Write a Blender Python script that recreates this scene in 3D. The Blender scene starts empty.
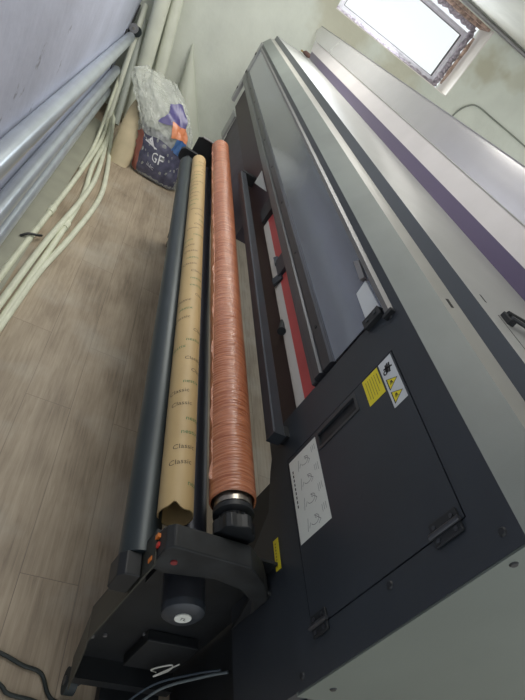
import bpy, bmesh, math, random
from mathutils import Vector, Matrix
random.seed(7)
C = bpy.context.scene.collection
sc = bpy.context.scene

# ---------------------------------------------------------------- camera
H = 1.85
AX = Vector((0.84146028, 0.38736133, 0.37669059))
AY = Vector((-0.07486689, -0.60685141, 0.79128144))
AZ = Vector((0.53510705, -0.69403355, -0.48164082))
cd = bpy.data.cameras.new('camera'); cam = bpy.data.objects.new('camera', cd); C.objects.link(cam)
right = Vector((AX[0], AY[0], AZ[0])); down = Vector((AX[1], AY[1], AZ[1])); fwd = Vector((AX[2], AY[2], AZ[2]))
m = Matrix.Identity(4)
for i in range(3):
    m[i][0] = right[i]; m[i][1] = -down[i]; m[i][2] = -fwd[i]
m[0][3], m[1][3], m[2][3] = 0, 0, H
cam.matrix_world = m
cd.lens = 520.6 / 700 * 36; cd.sensor_width = 36; cd.sensor_fit = 'AUTO'; cd.clip_start = .02
sc.camera = cam

# ---------------------------------------------------------------- world, light, exposure
w = bpy.data.worlds.new('sky'); sc.world = w; w.use_nodes = True
bg = w.node_tree.nodes['Background']
bg.inputs[0].default_value = (.93, .97, 1, 1); bg.inputs[1].default_value = 1.1
def area(name, loc, target, size, size_y, power, col):
    l = bpy.data.lights.new(name, 'AREA'); l.shape = 'RECTANGLE'; l.size = size; l.size_y = size_y; l.energy = power; l.color = col
    o = bpy.data.objects.new(name, l); C.objects.link(o); o.location = loc
    o.rotation_euler = (Vector(target) - Vector(loc)).to_track_quat('-Z', 'Y').to_euler()
    return o
area('unseen_fill_lamp', (.7, 4.4, 2.84), (.7, 4.4, 0), 1.4, .9, 46, (1, .98, .92))  # added fill light, out of view, brightens the far half of the room
area('unseen_fill_lamp', (.1, 2.2, 2.84), (.1, 2.2, 0), 1.0, .5, 16, (1, .97, .9))  # second added fill, unseen, lifts the floor between wall and rollers
area('window_daylight', (2.05, 6.72, 2.45), (1.2, 2.5, .9), 1.2, .45, 22, (.86, .93, 1))
sc.view_settings.view_transform = 'Standard'; sc.view_settings.look = 'None'
sc.view_settings.exposure = 0.0; sc.view_settings.gamma = 1; sc.view_settings.use_curve_mapping = False

# ---------------------------------------------------------------- materials
def mat(name, col, rough=.5, metal=0, bump=0, bscale=80, vary=0, vscale=6, coat=0, alpha=1, spec=.5, stretch=(1, 1, 1), sheen=0):
    mt = bpy.data.materials.new(name); mt.use_nodes = True
    nt = mt.node_tree; N = nt.nodes; L = nt.links; b = N['Principled BSDF']
    b.inputs['Base Color'].default_value = (*col, 1); b.inputs['Roughness'].default_value = rough
    b.inputs['Metallic'].default_value = metal; b.inputs['Coat Weight'].default_value = coat
    b.inputs['Coat Roughness'].default_value = .12
    b.inputs['Alpha'].default_value = alpha; b.inputs['Specular IOR Level'].default_value = spec
    if bump or vary:
        tc = N.new('ShaderNodeTexCoord'); mp = N.new('ShaderNodeMapping'); mp.inputs['Scale'].default_value = stretch
        L.new(tc.outputs['Object'], mp.inputs[0])
    if bump:
        n = N.new('ShaderNodeTexNoise'); n.inputs['Scale'].default_value = bscale; n.inputs['Detail'].default_value = 5
        bp = N.new('ShaderNodeBump'); bp.inputs['Strength'].default_value = bump; bp.inputs['Distance'].default_value = .01
        L.new(mp.outputs[0], n.inputs[0]); L.new(n.outputs[0], bp.inputs['Height']); L.new(bp.outputs[0], b.inputs['Normal'])
    if vary:
        n = N.new('ShaderNodeTexNoise'); n.inputs['Scale'].default_value = vscale; n.inputs['Detail'].default_value = 6
        r = N.new('ShaderNodeValToRGB')
        r.color_ramp.elements[0].position = .3; r.color_ramp.elements[1].position = .72
        r.color_ramp.elements[0].color = (*[c * (1 - vary) for c in col], 1)
        r.color_ramp.elements[1].color = (*[min(1, c * (1 + vary)) for c in col], 1)
        L.new(mp.outputs[0], n.inputs[0]); L.new(n.outputs[0], r.inputs[0]); L.new(r.outputs[0], b.inputs['Base Color'])
    return mt
black = mat('black_powder_coat', (.030, .036, .044), .40, bump=.04, bscale=500, vary=.12, vscale=4)
black2 = mat('matte_black_steel', (.012, .014, .016), .5, vary=.35, vscale=7)
dusty = mat('dusty_black_steel', (.014, .016, .017), .6, vary=.7, vscale=14)
rubber = mat('rubber', (.016, .024, .026), .6)
roller_m = mat('anodised_dark_roller', (.035, .046, .050), .38, metal=.3, vary=.08)
alu_dark = mat('dark_aluminium', (.07, .074, .082), .3, metal=.5)
alu = mat('aluminium', (.30, .295, .30), .4, metal=.6, vary=.1)
grey = mat('grey_enamel', (.19, .21, .19), .45, vary=.10, vscale=5, bump=.03, bscale=300)
endgrey = mat('grey_green_enamel', (.135, .155, .135), .5, vary=.07, vscale=3, bump=.02, bscale=300)
lgrey = mat('light_grey_enamel', (.36, .365, .35), .42, vary=.05)
trimg = mat('light_trim_enamel', (.36, .355, .32), .4, vary=.06)
riserm = mat('shade_darkened_enamel', (.075, .085, .095), .35)  # hood riser faces away from the daylight; its shade is painted dark
purp = mat('shade_tinted_enamel', (.105, .080, .150), .32)  # rear riser: shadow and reflected violet put into the base colour
dpurp = mat('dark_violet_steel', (.05, .040, .058), .5, vary=.3)
lid_m = mat('pinkish_white_enamel', (.60, .57, .56), .35, vary=.05)
gloss = mat('glossy_sheet_metal', (.62, .60, .61), .15, metal=.45, coat=.6, vary=.06, vscale=3)
white = mat('white_plastic', (.72, .72, .66), .45, vary=.05)
offw = mat('off_white_apron', (.70, .66, .60), .4)
red = mat('red_strip', (.62, .10, .09), .45, vary=.1)
yellow = mat('yellow_print', (.78, .66, .03), .5)
ink = mat('black_ink', (.015, .015, .015), .6)
grink = mat('grey_ink', (.22, .23, .21), .7)
paper = mat('white_label', (.66, .68, .62), .5)
paper2 = mat('white_gloss_label', (.62, .65, .66), .25)
orange_p = mat('orange_plastic', (.75, .22, .04), .4)
red_p = mat('red_plastic', (.6, .04, .03), .35)
steel = mat('steel', (.34, .31, .27), .3, metal=.9, vary=.3, vscale=30)
silver = mat('silver_pipe_paint', (.50, .55, .60), .28, metal=.45, vary=.12, vscale=5, bump=.03, bscale=40)
pvc = mat('ivory_pvc', (.74, .76, .60), .4, vary=.12, vscale=9)
wtube = mat('white_tube', (.72, .74, .62), .5, vary=.08, vscale=4)
board = mat('pale_board', (.33, .33, .26), .6, vary=.1)
kraft2 = mat('tan_cardboard', (.50, .42, .27), .7, vary=.1, vscale=8, bump=.1, bscale=30)
brass = mat('brass', (.55, .38, .15), .3, metal=.9)
cable_m = mat('black_cable', (.012, .018, .016), .45)
frame_m = mat('upvc_frame', (.70, .68, .74), .35, vary=.1, vscale=20)
foam = mat('crumbled_filler', (.36, .32, .36), .9, bump=1, bscale=60, vary=.5, vscale=40)
brick = mat('raw_red_plaster', (.38, .27, .22), .9, bump=.8, bscale=50, vary=.6, vscale=25)
brown = mat('bark_brown', (.11, .06, .05), .8)
ink_blue = mat('blue_print', (.05, .13, .32), .3)
ink_navy = mat('navy_print', (.085, .085, .13), .2, vary=.35, vscale=18)
ink_purple = mat('purple_print', (.10, .085, .24), .3)
ink_orange = mat('orange_print', (.72, .26, .12), .35)
ink_white = mat('white_print', (.7, .7, .72), .4)
ink_pink = mat('dull_red_print', (.38, .14, .11), .3, vary=.2, vscale=15)
green_ink = mat('green_ink', (.05, .19, .07), .7)
brown_ink = mat('brown_ink', (.09, .07, .04), .7)

def nodes(mt): return mt.node_tree.nodes, mt.node_tree.links, mt.node_tree.nodes['Principled BSDF']
# wood floor
wood = bpy.data.materials.new('laminate_floor'); wood.use_nodes = True
N, L, b = nodes(wood)
tc = N.new('ShaderNodeTexCoord'); sp = N.new('ShaderNodeSeparateXYZ'); L.new(tc.outputs['Object'], sp.inputs[0])
cb = N.new('ShaderNodeCombineXYZ'); L.new(sp.outputs['Y'], cb.inputs[0]); L.new(sp.outputs['X'], cb.inputs[1])
mp = N.new('ShaderNodeMapping'); mp.inputs['Location'].default_value = (.27, -.062, 0); L.new(cb.outputs[0], mp.inputs[0])
br = N.new('ShaderNodeTexBrick'); br.inputs['Scale'].default_value = 1; br.inputs['Brick Width'].default_value = 1.29
br.inputs['Row Height'].default_value = .208; br.inputs['Mortar Size'].default_value = .0016; br.inputs['Mortar Smooth'].default_value = .1
br.offset = .37; br.inputs['Color1'].default_value = (.2, .2, .2, 1); br.inputs['Color2'].default_value = (.8, .8, .8, 1)
br.inputs['Mortar'].default_value = (0, 0, 0, 1); L.new(mp.outputs[0], br.inputs[0])
mg = N.new('ShaderNodeMapping'); mg.inputs['Scale'].default_value = (2.4, 46, 1); L.new(cb.outputs[0], mg.inputs[0])
vm = N.new('ShaderNodeVectorMath'); vm.operation = 'MULTIPLY_ADD'; vm.inputs[1].default_value = (9, 9, 9)
L.new(br.outputs['Color'], vm.inputs[0]); L.new(mg.outputs[0], vm.inputs[2])
g1 = N.new('ShaderNodeTexNoise'); g1.inputs['Scale'].default_value = 1.6; g1.inputs['Detail'].default_value = 9; g1.inputs['Roughness'].default_value = .68; g1.inputs['Distortion'].default_value = .6
L.new(vm.outputs[0], g1.inputs[0])
mg2 = N.new('ShaderNodeMapping'); mg2.inputs['Scale'].default_value = (2.6, 6.5, 1); L.new(cb.outputs[0], mg2.inputs[0])
g2 = N.new('ShaderNodeTexNoise'); g2.inputs['Scale'].default_value = 1; g2.inputs['Detail'].default_value = 4; L.new(mg2.outputs[0], g2.inputs[0])
ad = N.new('ShaderNodeMath'); ad.operation = 'ADD'; L.new(g1.outputs[0], ad.inputs[0]); L.new(g2.outputs[0], ad.inputs[1])
hf = N.new('ShaderNodeMath'); hf.operation = 'MULTIPLY'; hf.inputs[1].default_value = .5; L.new(ad.outputs[0], hf.inputs[0])
rp = N.new('ShaderNodeValToRGB'); e = rp.color_ramp.elements
e[0].position = .30; e[0].color = (.19, .142, .095, 1); e[1].position = .70; e[1].color = (.55, .455, .335, 1)
x_ = e.new(.5); x_.color = (.395, .318, .225, 1)
L.new(hf.outputs[0], rp.inputs[0])
mx = N.new('ShaderNodeMixRGB'); mx.blend_type = 'MULTIPLY'; mx.inputs[0].default_value = .35
cr = N.new('ShaderNodeValToRGB'); cr.color_ramp.elements[0].color = (.55, .55, .55, 1); cr.color_ramp.elements[1].color = (1, 1, 1, 1); cr.color_ramp.elements[0].position = .1; cr.color_ramp.elements[1].position = .8
L.new(br.outputs['Color'], cr.inputs[0]); L.new(rp.outputs[0], mx.inputs[1]); L.new(cr.outputs[0], mx.inputs[2])
mx2 = N.new('ShaderNodeMixRGB'); mx2.inputs[2].default_value = (.12, .09, .07, 1)
fm = N.new('ShaderNodeMath'); fm.operation = 'MULTIPLY'; fm.inputs[1].default_value = .55; L.new(br.outputs['Fac'], fm.inputs[0])
L.new(fm.outputs[0], mx2.inputs[0]); L.new(mx.outputs[0], mx2.inputs[1])
# pale dust patches
dn = N.new('ShaderNodeTexNoise'); dn.inputs['Scale'].default_value = 2.4; dn.inputs['Detail'].default_value = 7; L.new(tc.outputs['Object'], dn.inputs[0])
dr = N.new('ShaderNodeMapRange'); dr.inputs[1].default_value = .52; dr.inputs[2].default_value = .75; dr.inputs[3].default_value = 0; dr.inputs[4].default_value = .5; L.new(dn.outputs[0], dr.inputs[0])
mx3 = N.new('ShaderNodeMixRGB'); mx3.inputs[2].default_value = (.52, .49, .42, 1); L.new(dr.outputs[0], mx3.inputs[0]); L.new(mx2.outputs[0], mx3.inputs[1])
L.new(mx3.outputs[0], b.inputs['Base Color']); b.inputs['Roughness'].default_value = .5
bp = N.new('ShaderNodeBump'); bp.inputs['Strength'].default_value = .15; bp.inputs['Distance'].default_value = .004; L.new(g1.outputs[0], bp.inputs['Height']); L.new(bp.outputs[0], b.inputs['Normal'])

def plaster(name, col, stain=None, scuff=0, bump=.35):
    mt = bpy.data.materials.new(name); mt.use_nodes = True
    N, L, b = nodes(mt)
    tc = N.new('ShaderNodeTexCoord')
    n = N.new('ShaderNodeTexNoise'); n.inputs['Scale'].default_value = 1.8; n.inputs['Detail'].default_value = 7; L.new(tc.outputs['Object'], n.inputs[0])
    r = N.new('ShaderNodeValToRGB'); r.color_ramp.elements[0].position = .3; r.color_ramp.elements[1].position = .7
    r.color_ramp.elements[0].color = (*[c * .88 for c in col], 1); r.color_ramp.elements[1].color = (*[c * 1.08 for c in col], 1)
    L.new(n.outputs[0], r.inputs[0]); out = r.outputs[0]
    if stain:
        for (cx, cy, cz, rad, sc_) in stain:
            vd = N.new('ShaderNodeVectorMath'); vd.operation = 'DISTANCE'; vd.inputs[1].default_value = (cx, cy, cz)
            nn = N.new('ShaderNodeTexNoise'); nn.inputs['Scale'].default_value = 5; L.new(tc.outputs['Object'], nn.inputs[0])
            L.new(tc.outputs['Object'], vd.inputs[0])
            s = N.new('ShaderNodeMath'); s.operation = 'MULTIPLY_ADD'; s.inputs[1].default_value = .5; L.new(nn.outputs[0], s.inputs[0]); L.new(vd.outputs['Value'], s.inputs[2])
            mr = N.new('ShaderNodeMapRange'); mr.inputs[1].default_value = rad + .25; mr.inputs[2].default_value = rad * .6 + .18; mr.inputs[3].default_value = 0; mr.inputs[4].default_value = sc_; L.new(s.outputs[0], mr.inputs[0])
            mm = N.new('ShaderNodeMixRGB'); mm.inputs[2].default_value = (.42, .36, .20, 1); L.new(mr.outputs[0], mm.inputs[0]); L.new(out, mm.inputs[1]); out = mm.outputs[0]
    if scuff:
        for (cy, cz, ry, rz) in ((2.45, 1.17, .055, .09), (2.33, 1.06, .035, .035), (2.22, 1.07, .03, .08), (2.98, 1.05, .03, .06), (2.62, .90, .03, .05), (2.9, 1.24, .05, .03), (2.1, .99, .05, .03)):
            mp = N.new('ShaderNodeMapping'); mp.inputs['Location'].default_value = (0, -cy / ry, -cz / rz); mp.inputs['Scale'].default_value = (0, 1 / ry, 1 / rz); L.new(tc.outputs['Object'], mp.inputs[0])
            vl = N.new('ShaderNodeVectorMath'); vl.operation = 'LENGTH'; L.new(mp.outputs[0], vl.inputs[0])
            nn = N.new('ShaderNodeTexNoise'); nn.inputs['Scale'].default_value = 38; nn.inputs['Detail'].default_value = 5; L.new(tc.outputs['Object'], nn.inputs[0])
            s = N.new('ShaderNodeMath'); s.operation = 'MULTIPLY_ADD'; s.inputs[1].default_value = 3.2; L.new(nn.outputs[0], s.inputs[0]); L.new(vl.outputs['Value'], s.inputs[2])
            mr = N.new('ShaderNodeMapRange'); mr.inputs[1].default_value = 2.2; mr.inputs[2].default_value = 1.5; mr.inputs[3].default_value = 0; mr.inputs[4].default_value = .6; L.new(s.outputs[0], mr.inputs[0])
            mm = N.new('ShaderNodeMixRGB'); mm.inputs[2].default_value = (.16, .16, .19, 1); L.new(mr.outputs[0], mm.inputs[0]); L.new(out, mm.inputs[1]); out = mm.outputs[0]
        mp = N.new('ShaderNodeMapping'); mp.inputs['Scale'].default_value = (1, 9, 3.5); mp.inputs['Rotation'].default_value = (.9, 0, 0); L.new(tc.outputs['Object'], mp.inputs[0])
        nn = N.new('ShaderNodeTexNoise'); nn.inputs['Scale'].default_value = 2.2; nn.inputs['Detail'].default_value = 8; nn.inputs['Roughness'].default_value = .7; L.new(mp.outputs[0], nn.inputs[0])
        mr = N.new('ShaderNodeMapRange'); mr.inputs[1].default_value = .66; mr.inputs[2].default_value = .76; mr.inputs[3].default_value = 0; mr.inputs[4].default_value = scuff; L.new(nn.outputs[0], mr.inputs[0])
        mm = N.new('ShaderNodeMixRGB'); mm.inputs[2].default_value = (.13, .13, .15, 1); L.new(mr.outputs[0], mm.inputs[0]); L.new(out, mm.inputs[1]); out = mm.outputs[0]
    L.new(out, b.inputs['Base Color']); b.inputs['Roughness'].default_value = .8
    n2 = N.new('ShaderNodeTexNoise'); n2.inputs['Scale'].default_value = 7; n2.inputs['Detail'].default_value = 9; L.new(tc.outputs['Object'], n2.inputs[0])
    bp = N.new('ShaderNodeBump'); bp.inputs['Strength'].default_value = bump; bp.inputs['Distance'].default_value = .02
    L.new(n2.outputs[0], bp.inputs['Height']); L.new(bp.outputs[0], b.inputs['Normal'])
    return mt
wallL_m = plaster('bluish_white_plaster', (.54, .57, .69), scuff=.6)
wallF_m = plaster('greenish_white_plaster', (.73, .76, .67), stain=[(3.15, 6.5, 2.62, .28, .5), (3.6, 6.5, 2.7, .2, .3), (1.5, 6.5, 2.08, .45, .45), (2.3, 6.5, 1.98, .42, .45)])
ceil_m = plaster('ceiling_plaster', (.80, .80, .74))
reveal_m = plaster('white_reveal_plaster', (.84, .80, .74))

# translucent materials
def film_mat(name, col, trans, rough, bump, bscale, metal=0):
    mt = bpy.data.materials.new(name); mt.use_nodes = True
    N, L, b = nodes(mt); out = N['Material Output']
    tc = N.new('ShaderNodeTexCoord'); n = N.new('ShaderNodeTexNoise'); n.inputs['Scale'].default_value = bscale; n.inputs['Detail'].default_value = 4; n.inputs['Distortion'].default_value = 1.5
    L.new(tc.outputs['Object'], n.inputs[0])
    bp = N.new('ShaderNodeBump'); bp.inputs['Strength'].default_value = bump; bp.inputs['Distance'].default_value = .02; L.new(n.outputs[0], bp.inputs['Height']); L.new(bp.outputs[0], b.inputs['Normal'])
    b.inputs['Base Color'].default_value = (*col, 1); b.inputs['Roughness'].default_value = rough; b.inputs['Metallic'].default_value = metal
    t = N.new('ShaderNodeBsdfTransparent'); mx = N.new('ShaderNodeMixShader'); mx.inputs[0].default_value = 1 - trans
    L.new(t.outputs[0], mx.inputs[1]); L.new(b.outputs[0], mx.inputs[2]); L.new(mx.outputs[0], out.inputs[0])
    return mt
bagfilm = film_mat('crumpled_clear_film', (.74, .77, .70), .66, .06, 1, 16)
tint = film_mat('tinted_cover_pane', (.34, .36, .41), .06, .14, .05, 3, .7)
pane_m = film_mat('window_glass', (.9, .95, 1), .93, .02, 0, 1)

# orange film wrapped vinyl
vinyl = bpy.data.materials.new('orange_vinyl_in_film'); vinyl.use_nodes = True
N, L, b = nodes(vinyl)
tc = N.new('ShaderNodeTexCoord'); mp = N.new('ShaderNodeMapping'); mp.inputs['Scale'].default_value = (6, 95, 6); L.new(tc.outputs['Object'], mp.inputs[0])
n = N.new('ShaderNodeTexNoise'); n.inputs['Scale'].default_value = 1.3; n.inputs['Detail'].default_value = 3; n.inputs['Distortion'].default_value = .8; L.new(mp.outputs[0], n.inputs[0])
r = N.new('ShaderNodeValToRGB'); r.color_ramp.elements[0].position = .32; r.color_ramp.elements[1].position = .7
r.color_ramp.elements[0].color = (.34, .095, .035, 1); r.color_ramp.elements[1].color = (.62, .25, .125, 1)
L.new(n.outputs[0], r.inputs[0]); L.new(r.outputs[0], b.inputs['Base Color']); b.inputs['Roughness'].default_value = .38
b.inputs['Coat Weight'].default_value = .7; b.inputs['Coat Roughness'].default_value = .15
bp = N.new('ShaderNodeBump'); bp.inputs['Strength'].default_value = .7; bp.inputs['Distance'].default_value = .008; L.new(n.outputs[0], bp.inputs['Height'])
L.new(bp.outputs[0], b.inputs['Normal']); L.new(bp.outputs[0], b.inputs['Coat Normal'])
kraft = mat('kraft_cardboard', (.50, .36, .17), .55, bump=.05, bscale=60, vary=.08, vscale=5)

# ---------------------------------------------------------------- mesh helpers
WL = {}
def obj(name, bm, mt, parent=None, smooth=False, origin=None, bevel=0):
    me = bpy.data.meshes.new(name)
    if not isinstance(bm, bmesh.types.BMesh):
        raise TypeError
    bmesh.ops.recalc_face_normals(bm, faces=bm.faces)
    root = WL.get(parent.name, Vector((0, 0, 0))) if parent else None
    if parent is None:
        if origin is None:
            xs = [v.co for v in bm.verts]
            lo = Vector([min(v[i] for v in xs) for i in range(3)]); hi = Vector([max(v[i] for v in xs) for i in range(3)])
            origin = Vector(((lo.x + hi.x) / 2, (lo.y + hi.y) / 2, lo.z))
        root = Vector(origin)
    bmesh.ops.translate(bm, verts=bm.verts, vec=-root)
    bm.to_mesh(me); bm.free(); me.materials.append(mt)
    if smooth:
        for p in me.polygons: p.use_smooth = True
    o = bpy.data.objects.new(name, me); C.objects.link(o)
    if parent: o.parent = parent
    else: o.location = root
    WL[o.name] = root.copy()
    if bevel:
        bv = o.modifiers.new('bevel', 'BEVEL'); bv.width = bevel; bv.segments = 2; bv.limit_method = 'ANGLE'
    if smooth:
        try: me.set_sharp_from_angle(angle=math.radians(40))
        except Exception: pass
    return o
def tag(o, label=None, cat=None, group=None, kind=None):
    if label: o['label'] = label
    if cat: o['category'] = cat
    if group: o['group'] = group
    if kind: o['kind'] = kind
    return o
def thing(name, label, cat, loc, group=None):
    o = bpy.data.objects.new(name, None); C.objects.link(o); o.location = loc; o.empty_display_size = .05
    WL[o.name] = Vector(loc); return tag(o, label, cat, group)
def BM(): return bmesh.new()
def box(bm, lo, hi):
    vs = [bm.verts.new((x, y, z)) for x in (lo[0], hi[0]) for y in (lo[1], hi[1]) for z in (lo[2], hi[2])]
    for f in ((0, 1, 3, 2), (4, 6, 7, 5), (0, 4, 5, 1), (2, 3, 7, 6), (0, 2, 6, 4), (1, 5, 7, 3)):
        bm.faces.new([vs[i] for i in f])
    return bm
def B(lo, hi): return box(BM(), lo, hi)
def prism(bm, pts, ax, a, b_):            # polygon extruded along axis ax; pts in the other two axes in order
    def mk(p, t):
        q = list(p); q.insert(ax, t); return bm.verts.new(q)
    A = [mk(p, a) for p in pts]; Bv = [mk(p, b_) for p in pts]
    bm.faces.new(A); bm.faces.new(Bv[::-1])
    n = len(pts)
    for i in range(n): bm.faces.new([A[i], A[(i + 1) % n], Bv[(i + 1) % n], Bv[i]])
    return bm
def tube(bm, pts, r, seg=12, cap=True):
    pts = [Vector(p) for p in pts]; rs = r if isinstance(r, (list, tuple)) else [r] * len(pts)
    rings = []; up = None
    for i, p in enumerate(pts):
        t = (pts[min(i + 1, len(pts) - 1)] - pts[max(i - 1, 0)]).normalized()
        if up is None:
            up = Vector((0, 0, 1)) if abs(t.z) < .9 else Vector((1, 0, 0))
        s = t.cross(up).normalized(); u = s.cross(t).normalized(); up = u
        rings.append([bm.verts.new(p + (s * math.cos(a) + u * math.sin(a)) * rs[i]) for a in [2 * math.pi * k / seg for k in range(seg)]])
    for A, Bv in zip(rings, rings[1:]):
        for k in range(seg): bm.faces.new([A[k], A[(k + 1) % seg], Bv[(k + 1) % seg], Bv[k]])
    if cap:
        bm.faces.new(rings[0][::-1]); bm.faces.new(rings[-1])
    return bm
def T(pts, r, seg=12, cap=True): return tube(BM(), pts, r, seg, cap)
def smoothline(P, n=8):
    P = [Vector(p) for p in P]; Q = [P[0]] + P + [P[-1]]; out = []
    for i in range(1, len(Q) - 2):
        a, b_, c, d = Q[i - 1:i + 3]
        for k in range(n):
            t = k / n
            out.append(.5 * ((2 * b_) + (c - a) * t + (2 * a - 5 * b_ + 4 * c - d) * t * t + (3 * b_ - a - 3 * c + d) * t ** 3))
    out.append(P[-1]); return out
def hollow(bm, p0, p1, r0, r1, seg=40):       # tube with a wall
    p0, p1 = Vector(p0), Vector(p1); t = (p1 - p0).normalized(); s = t.cross(Vector((0, 0, 1))).normalized(); u = s.cross(t)
    R = []
    for p, r in ((p0, r0), (p1, r0), (p1, r1), (p0, r1)):
        R.append([bm.verts.new(p + (s * math.cos(a) + u * math.sin(a)) * r) for a in [2 * math.pi * k / seg for k in range(seg)]])
    for i in range(4):
        A, Bv = R[i], R[(i + 1) % 4]
        for k in range(seg): bm.faces.new([A[k], A[(k + 1) % seg], Bv[(k + 1) % seg], Bv[k]])
    return bm
def text_verts(s, size):
    cu = bpy.data.curves.new('t', 'FONT'); cu.body = s; cu.size = size; cu.resolution_u = 2
    o = bpy.data.objects.new('t', cu); C.objects.link(o)
    dg = bpy.context.evaluated_depsgraph_get(); dg.update()
    me = bpy.data.meshes.new_from_object(o.evaluated_get(dg))
    V = [v.co.copy() for v in me.vertices]; F = [list(p.vertices) for p in me.polygons]
    bpy.data.objects.remove(o); bpy.data.curves.remove(cu); bpy.data.meshes.remove(me)
    return V, F
def add_text(bm, s, size, fn):
    V, F = text_verts(s, size)
    vs = [bm.verts.new(fn(v.x, v.y)) for v in V]
    for f in F:
        try: bm.faces.new([vs[i] for i in f])
        except ValueError: pass
def copy_part(o, parent, off):
    c = o.copy(); C.objects.link(c); c.parent = parent; c.location = o.location + Vector(off); WL[c.name] = WL[o.name]; return c

# ---------------------------------------------------------------- room
W = 6.5
tag(obj('floor', B((-.7, -1.6, -.06), (5.4, W + .3, 0)), wood, origin=(0, 0, 0)), 'grey-brown wood laminate plank floor', 'floor', kind='structure')
tag(obj('wall_left', B((-.57, -1.6, 0), (-.42, W + .15, 2.95)), wallL_m, origin=(0, 0, 0)), 'bluish white scuffed plaster wall on the left', 'wall', kind='structure')
ox0, ox1, oz0, oz1 = 1.33, 2.97, 2.12, 2.89
bm = BM()
box(bm, (-.57, W, 0), (ox0, W + .4, 2.95)); box(bm, (ox1, W, 0), (5.4, W + .4, 2.95)); box(bm, (ox0, W, 0), (ox1, W + .4, oz0)); box(bm, (ox0, W, oz1), (ox1, W + .4, 2.95))
tag(obj('wall_far', bm, wallF_m, origin=(0, 0, 0)), 'greenish white plaster end wall with a small high window', 'wall', kind='structure')
tag(obj('ceiling', B((-.57, -1.6, 2.95), (5.4, W + .4, 3.1)), ceil_m, origin=(0, 0, 0)), 'pale plaster ceiling', 'ceiling', kind='structure')
win = thing('window_1', 'small high window with a white frame and crumbling reveal', 'window', (2.1, W + .2, oz0)); win['kind'] = 'structure'
bm = BM()   # plaster lining of the opening
box(bm, (ox1 - .012, W + .002, oz0), (ox1, W + .34, oz1)); box(bm, (ox0, W + .002, oz0), (ox1, W + .34, oz0 + .01))
obj('reveal_lining', bm, reveal_m, win)
yf = W + .27
bm = BM()
a0, a1, c0, c1 = ox0 + .06, 2.84, oz0 + .03, 2.76
def ring(bm, x0, x1, z0, z1, wd, y0, y1):
    box(bm, (x0, y0, z0), (x0 + wd, y1, z1)); box(bm, (x1 - wd, y0, z0), (x1, y1, z1)); box(bm, (x0 + wd, y0, z0), (x1 - wd, y1, z0 + wd)); box(bm, (x0 + wd, y0, z1 - wd), (x1 - wd, y1, z1))
ring(bm, a0, a1, c0, c1, .03, yf, yf + .07); ring(bm, a0 + .03, a1 - .03, c0 + .03, c1 - .03, .028, yf + .015, yf + .06)
obj('window_frame', bm, frame_m, win, bevel=.004)
obj('gasket', (lambda b_: (ring(b_, a0 + .056, a1 - .056, c0 + .056, c1 - .056, .004, yf + .01, yf + .05), b_)[1])(BM()), ink, win)
obj('window_pane', B((a0 + .05, yf + .032, c0 + .05), (a1 - .05, yf + .04, c1 - .05)), pane_m, win)
def rough_strip(p0, p1, w0, amp, n=40, seg=7):
    p0, p1 = Vector(p0), Vector(p1); pts = []; rs = []
    for i in range(n + 1):
        pts.append(p0.lerp(p1, i / n) + Vector([random.uniform(-amp, amp) for _ in range(3)])); rs.append(w0 * random.uniform(.65, 1.3))
    return T(pts, rs, seg)
bm = BM()
for q in ((ox0 + .03, yf - .01, oz1 - .05, a1, yf - .01, oz1 - .05, .05), (a1 + .03, yf, c0, a1 + .03, yf, c1 + .06, .035), (ox0 + .03, yf, c0 - .01, a1, yf, c0 - .01, .03)):
    p0, p1, w0 = q[:3], q[3:6], q[6]
    p0, p1 = Vector(p0), Vector(p1); n = 50; pts = []; rs = []
    for i in range(n + 1):
        pts.append(p0.lerp(p1, i / n) + Vector([random.uniform(-.008, .008) for _ in range(3)])); rs.append(w0 * random.uniform(.7, 1.25))
    tube(bm, pts, rs, 7)
obj('filler', bm, foam, win)
bm = BM()
box(bm, (ox0, W + .03, oz1 - .03), (2.93, W + .3, oz1 + .0)); tube(bm, [(2.9, W + .2, z) for z in (2.2, 2.35, 2.5, 2.62, 2.75)], [.012, .024, .018, .026, .012], 7)
tube(bm, [(x, W + .12, oz1 - .035) for x in (1.9, 2.1, 2.3, 2.5, 2.7, 2.85)], [.015, .03, .025, .035, .03, .02], 7)
obj('bare_masonry', bm, brick, win)
tag(obj('trim_1', T([(-.4, W - .03, 2.905), (5.3, W - .03, 2.925)], .022, 10), alu, smooth=True), 'grey conduit pipe running along the top of the end wall', 'trim', kind='structure')

# ---------------------------------------------------------------- printer
P = thing('large_format_printer', 'long black and grey wide-format printer filling the right side of the room', 'printer', (1.1, .45, 0))
Y0, Y1 = .42, 5.85
def part(name, bm, mt, **k): return obj(name, bm, mt, P, **k)
def holed(bm, x0, x1, y0, y1, z0, z1, hy0, hy1, hz0, hz1):
    box(bm, (x0, y0, z0), (x1, hy0, z1)); box(bm, (x0, hy1, z0), (x1, y1, z1)); box(bm, (x0, hy0, z0), (x1, hy1, hz0)); box(bm, (x0, hy0, hz1), (x1, hy1, z1))
dy0, dy1, dz0, dz1 = .515, .987, .945, 1.400
bm = BM(); holed(bm, .75, .757, Y0, 1.135, .87, 1.484, dy0 - .003, dy1 + .003, dz0 - .003, dz1 + .003); box(bm, (.757, Y0 + .006, .87), (.80, 1.135, 1.484))
part('front_cap', bm, black)
bm = BM(); prism(bm, [(.424, .60), (.79, .60), (.82, .72), (.895, .82), (1.02, .850), (1.07, .868), (.424, .868)], 0, .755, .79)
part('lower_skirt', bm, black)
hy0, hy1, hz0, hz1 = .925, .968, 1.09, 1.245
bm = BM(); holed(bm, .7492, .754, dy0, dy1, dz0, dz1, hy0, hy1, hz0, hz1)
door = part('service_door', bm, black)
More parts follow.
